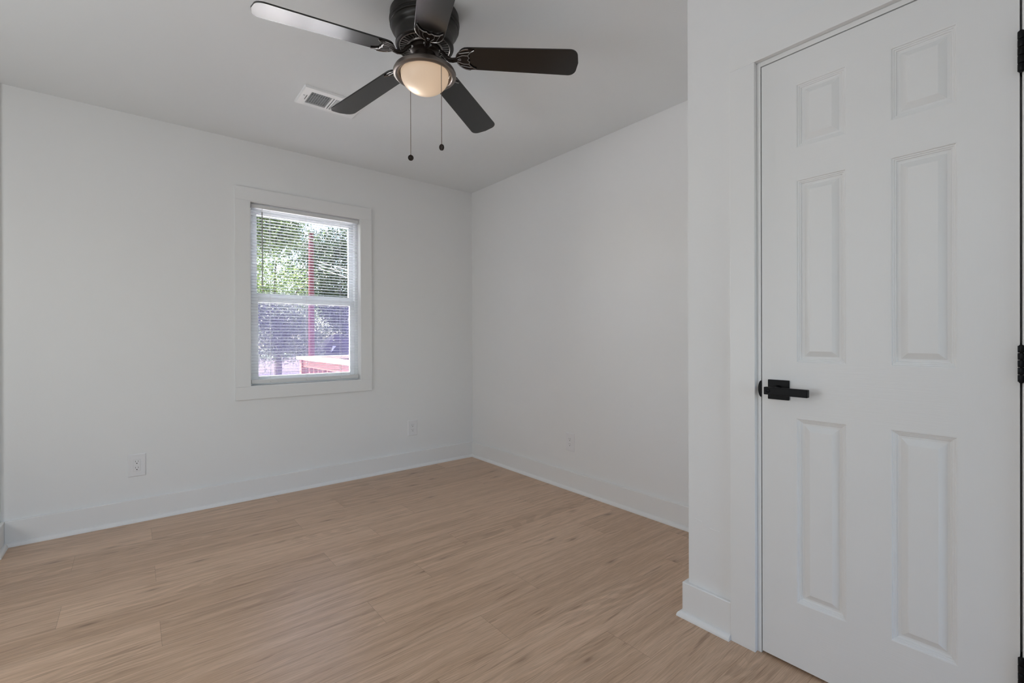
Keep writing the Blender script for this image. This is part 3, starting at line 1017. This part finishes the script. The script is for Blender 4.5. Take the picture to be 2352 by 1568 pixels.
# picket fence far back
fm = mat('fence_boards', (0.17, 0.135, 0.155), 0.8)
fence = empty('picket_fence', (6.0, 21.05, GZ), label='pale board fence far behind the deck railing', cat='fence')
m = MB()
x = -4.0
random.seed(3)
while x < 5.0:
    h = 0.86 + random.uniform(-0.02, 0.02)
    m.add([(x, -0.01, 0), (x + 0.10, -0.01, 0), (x + 0.10, -0.01, h), (x + 0.05, -0.01, h + 0.05), (x, -0.01, h),
           (x, 0.01, 0), (x + 0.10, 0.01, 0), (x + 0.10, 0.01, h), (x + 0.05, 0.01, h + 0.05), (x, 0.01, h)],
          [(0, 1, 2, 3, 4), (9, 8, 7, 6, 5), (0, 5, 6, 1), (1, 6, 7, 2), (2, 7, 8, 3), (3, 8, 9, 4), (4, 9, 5, 0)])
    x += 0.107
m.build('pickets', fm, fence)
for z in (0.22, 0.66):
    m = MB(); m.box(-4.0, 5.0, 0.01, 0.05, z - 0.045, z + 0.045)
    m.build('fence_rail', fm, fence)

# neighbouring house with a dark roof
nh = empty('neighbour_house', (10.9, 27, GZ), label='low house with a dark purple roof beyond the fence', cat='house')
m = MB(); m.box(-2.6, 5.5, 0.0, 2.6, 0, 0.95)
m.build('house_walls', mat('house_siding', (0.1125, 0.1125, 0.1500), 0.8), nh)
m = MB()
m.add([(-2.9, -0.4, 0.92), (5.9, -0.4, 0.92), (5.9, 3.0, 0.92), (-2.9, 3.0, 0.92), (-1.5, 1.3, 2.0), (4.6, 1.3, 2.0)],
      [(0, 1, 5, 4), (1, 2, 5), (2, 3, 4, 5), (3, 0, 4), (0, 3, 2, 1)])
m.build('roof', mat('purple_shingles', (0.0016, 0.0012, 0.0045), 0.8, spec=0.05, bump=(7.200, 0.240, 0.018)), nh)
m = MB()
m.add([(-2.35, -0.42, 0.9), (-1.75, -0.42, 0.9), (-2.05, -0.42, 1.28), (-2.35, 1.0, 0.9), (-1.75, 1.0, 0.9), (-2.05, 1.0, 1.28)],
      [(0, 1, 2), (5, 4, 3), (0, 2, 5, 3), (1, 4, 5, 2), (0, 3, 4, 1)])
m.build('gable', mat('gable_blue', (0.022, 0.024, 0.044), 0.7, spec=0.05), nh)

# trees: every leaf is a small folded quad, each tree one crown and its trunk
def leaf_mat(name, c0, c1, tr):
    mm = bpy.data.materials.new(name)
    mm.use_nodes = True
    nt = mm.node_tree
    nt.nodes.clear()
    out = nt.nodes.new('ShaderNodeOutputMaterial')
    geo = nt.nodes.new('ShaderNodeNewGeometry')
    rp = nt.nodes.new('ShaderNodeValToRGB')
    rp.color_ramp.elements[0].color = (*c0, 1)
    rp.color_ramp.elements[1].color = (*c1, 1)
    d = nt.nodes.new('ShaderNodeBsdfPrincipled')
    d.inputs['Roughness'].default_value = 0.45
    t = nt.nodes.new('ShaderNodeBsdfTranslucent')
    mx = nt.nodes.new('ShaderNodeMixShader')
    mx.inputs[0].default_value = tr
    nt.links.new(geo.outputs['Random Per Island'], rp.inputs[0])
    nt.links.new(rp.outputs[0], d.inputs['Base Color'])
    nt.links.new(rp.outputs[0], t.inputs['Color'])
    nt.links.new(d.outputs[0], mx.inputs[1])
    nt.links.new(t.outputs[0], mx.inputs[2])
    nt.links.new(mx.outputs[0], out.inputs[0])
    return mm
LM = {
    'dark': leaf_mat('dark_leaves', (0.0045, 0.0105, 0.0045), (0.0225, 0.0420, 0.0120), 0.3),
    'lime': leaf_mat('lime_leaves', (0.0188, 0.0413, 0.0075), (0.1125, 0.1537, 0.0450), 0.5),
    'mid': leaf_mat('mid_leaves', (0.0075, 0.0180, 0.0045), (0.0525, 0.0825, 0.0195), 0.4),
    'hedge': leaf_mat('hedge_leaves', (0.0045, 0.0075, 0.0075), (0.0638, 0.0788, 0.0450), 0.35),
}
bark = mat('tree_bark', (0.0225, 0.0128, 0.0120), 0.9, bump=((12.000, 12.000, 2.400), 0.6, 0.02))
def tree(name, label, loc, blobs, kind, n, size, seed, limbs=(), trunk=0.12):
    rnd = random.Random(seed)
    t = empty(name, loc, label=label, cat='tree', group='trees outside the window')
    m = MB()
    tot = sum(b[3] * b[4] for b in blobs)
    for (bx, by, bz, rx_, rz_) in blobs:
        cnt = int(n * rx_ * rz_ / tot)
        # leaves gather in twigs, so gaps stay open between them
        tw = max(6, cnt // 22)
        for q in range(tw):
            while True:
                p = Vector((rnd.uniform(-1, 1), rnd.uniform(-1, 1), rnd.uniform(-1, 1)))
                if 0.25 < p.length < 1: break
            c = Vector((bx + p.x * rx_, by + p.y * rx_, bz + p.z * rz_))
            for z in range(22):
                l = c + Vector((rnd.gauss(0, 0.17), rnd.gauss(0, 0.17), rnd.gauss(0, 0.13)))
                s_ = size * rnd.uniform(0.6, 1.3)
                a = Vector((rnd.gauss(0, 1), rnd.gauss(0, 1), rnd.gauss(0, 1))).normalized()
                b = a.cross(Vector((rnd.gauss(0, 1), rnd.gauss(0, 1), rnd.gauss(0, 1)))).normalized()
                nn_ = a.cross(b) * 0.2
                m.add([l - a * s_, l + b * s_ * 0.45 + nn_ * s_, l + a * s_, l - b * s_ * 0.45 + nn_ * s_], [(0, 1, 2), (0, 2, 3)])
    me = m.build('crown', LM[kind], t)
    m = MB()
    top = max(b[2] for b in blobs)
    m.tube([(0, 0, 0), (0.05, 0.02, top * 0.35), (-0.04, 0.0, top * 0.7), (0.02, 0, top)], [trunk, trunk * 0.8, trunk * 0.55, trunk * 0.2], 10)
    for pts in limbs:
        m.tube(pts, [trunk * 0.5 * (1 - 0.75 * i / (len(pts) - 1)) for i in range(len(pts))], 7)
    m.build('trunk', bark, t)
    return t
tree('leafy_tree', 'pale lime leafed tree left of the utility pole', (4.06, 18.8, GZ),
     [(0.0, 0, 3.7, 1.15, 0.9), (-0.7, 0.2, 4.6, 0.8, 0.6), (0.6, 0.1, 2.6, 0.9, 0.6), (-0.5, -0.2, 2.5, 0.7, 0.6)], 'lime', 8500, 0.048, 11,
     limbs=[[(0, 0, 1.6), (0.25, -0.2, 2.6), (0.7, -0.3, 3.5), (1.35, -0.4, 4.0)], [(0, 0, 1.9), (-0.4, -0.3, 2.9), (-0.55, -0.4, 3.9)], [(0.02, 0, 2.2), (0.5, 0.1, 2.9), (0.95, 0.1, 3.3)]], trunk=0.09)
tree('leafy_tree', 'dark green tree filling the upper right of the window', (10.2, 23.6, GZ),
     [(-2.3, 0, 5.15, 1.75, 1.4), (-3.0, 0.2, 3.5, 1.3, 0.95), (-1.4, 0.0, 2.8, 1.4, 0.95), (-1.7, 0.1, 6.6, 1.4, 0.8), (-3.1, 0, 5.9, 0.9, 0.6)], 'dark', 30000, 0.066, 5)
tree('leafy_tree', 'dark tree overhanging the upper left of the window', (1.5, 12.0, GZ),
     [(1.05, 0, 4.25, 0.70, 0.33), (0.68, 0.2, 3.88, 0.6, 0.3), (1.25, 0.0, 4.02, 0.40, 0.24), (1.25, 0, 4.55, 0.55, 0.26), (0.8, 0, 4.55, 0.6, 0.26), (0.95, 0, 4.3, 0.6, 0.3)], 'mid', 13000, 0.036, 8,
     limbs=[[(0, 0, 2.8), (0.4, 0, 3.6), (1.1, 0, 4.1), (1.7, 0, 4.3)]])
tree('leafy_tree', 'dense dark bush tree filling the lower left of the window', (3.50, 16.0, GZ),
     [(-0.48, 0, 1.72, 0.9, 0.80), (0.6, 0.1, 1.75, 0.9, 0.80), (0.06, 0.1, 2.4, 0.9, 0.55), (-0.6, 0, 2.6, 0.6, 0.5)], 'hedge', 22000, 0.038, 14)
tree('leafy_tree', 'tall mid green tree behind the pole, above the dark roof', (9.0, 33.2, GZ),
     [(-0.7, 0, 1.6, 1.9, 1.45), (1.3, 0.2, 3.0, 2.2, 1.7), (2.9, 0, 1.9, 1.7, 1.15), (-0.8, 0, 3.9, 1.45, 1.15)], 'mid', 11000, 0.085, 21)
tree('leafy_tree', 'bright green tree at the far back between the other crowns', (6.6, 39.2, GZ),
     [(-0.8, 0, 2.9, 2.4, 2.0), (1.2, 0, 4.4, 2.3, 1.9), (-0.25, 0.2, 5.9, 1.9, 1.5)], 'lime', 8500, 0.10, 33)
tree('leafy_tree', 'dark green tree high behind the pole top', (12.7, 46, GZ),
     [(0, 0, 8.5, 3.0, 2.0), (1.3, 0, 5.9, 3.0, 2.2), (-1.0, 0, 10.9, 2.5, 1.3)], 'dark', 9000, 0.13, 40)
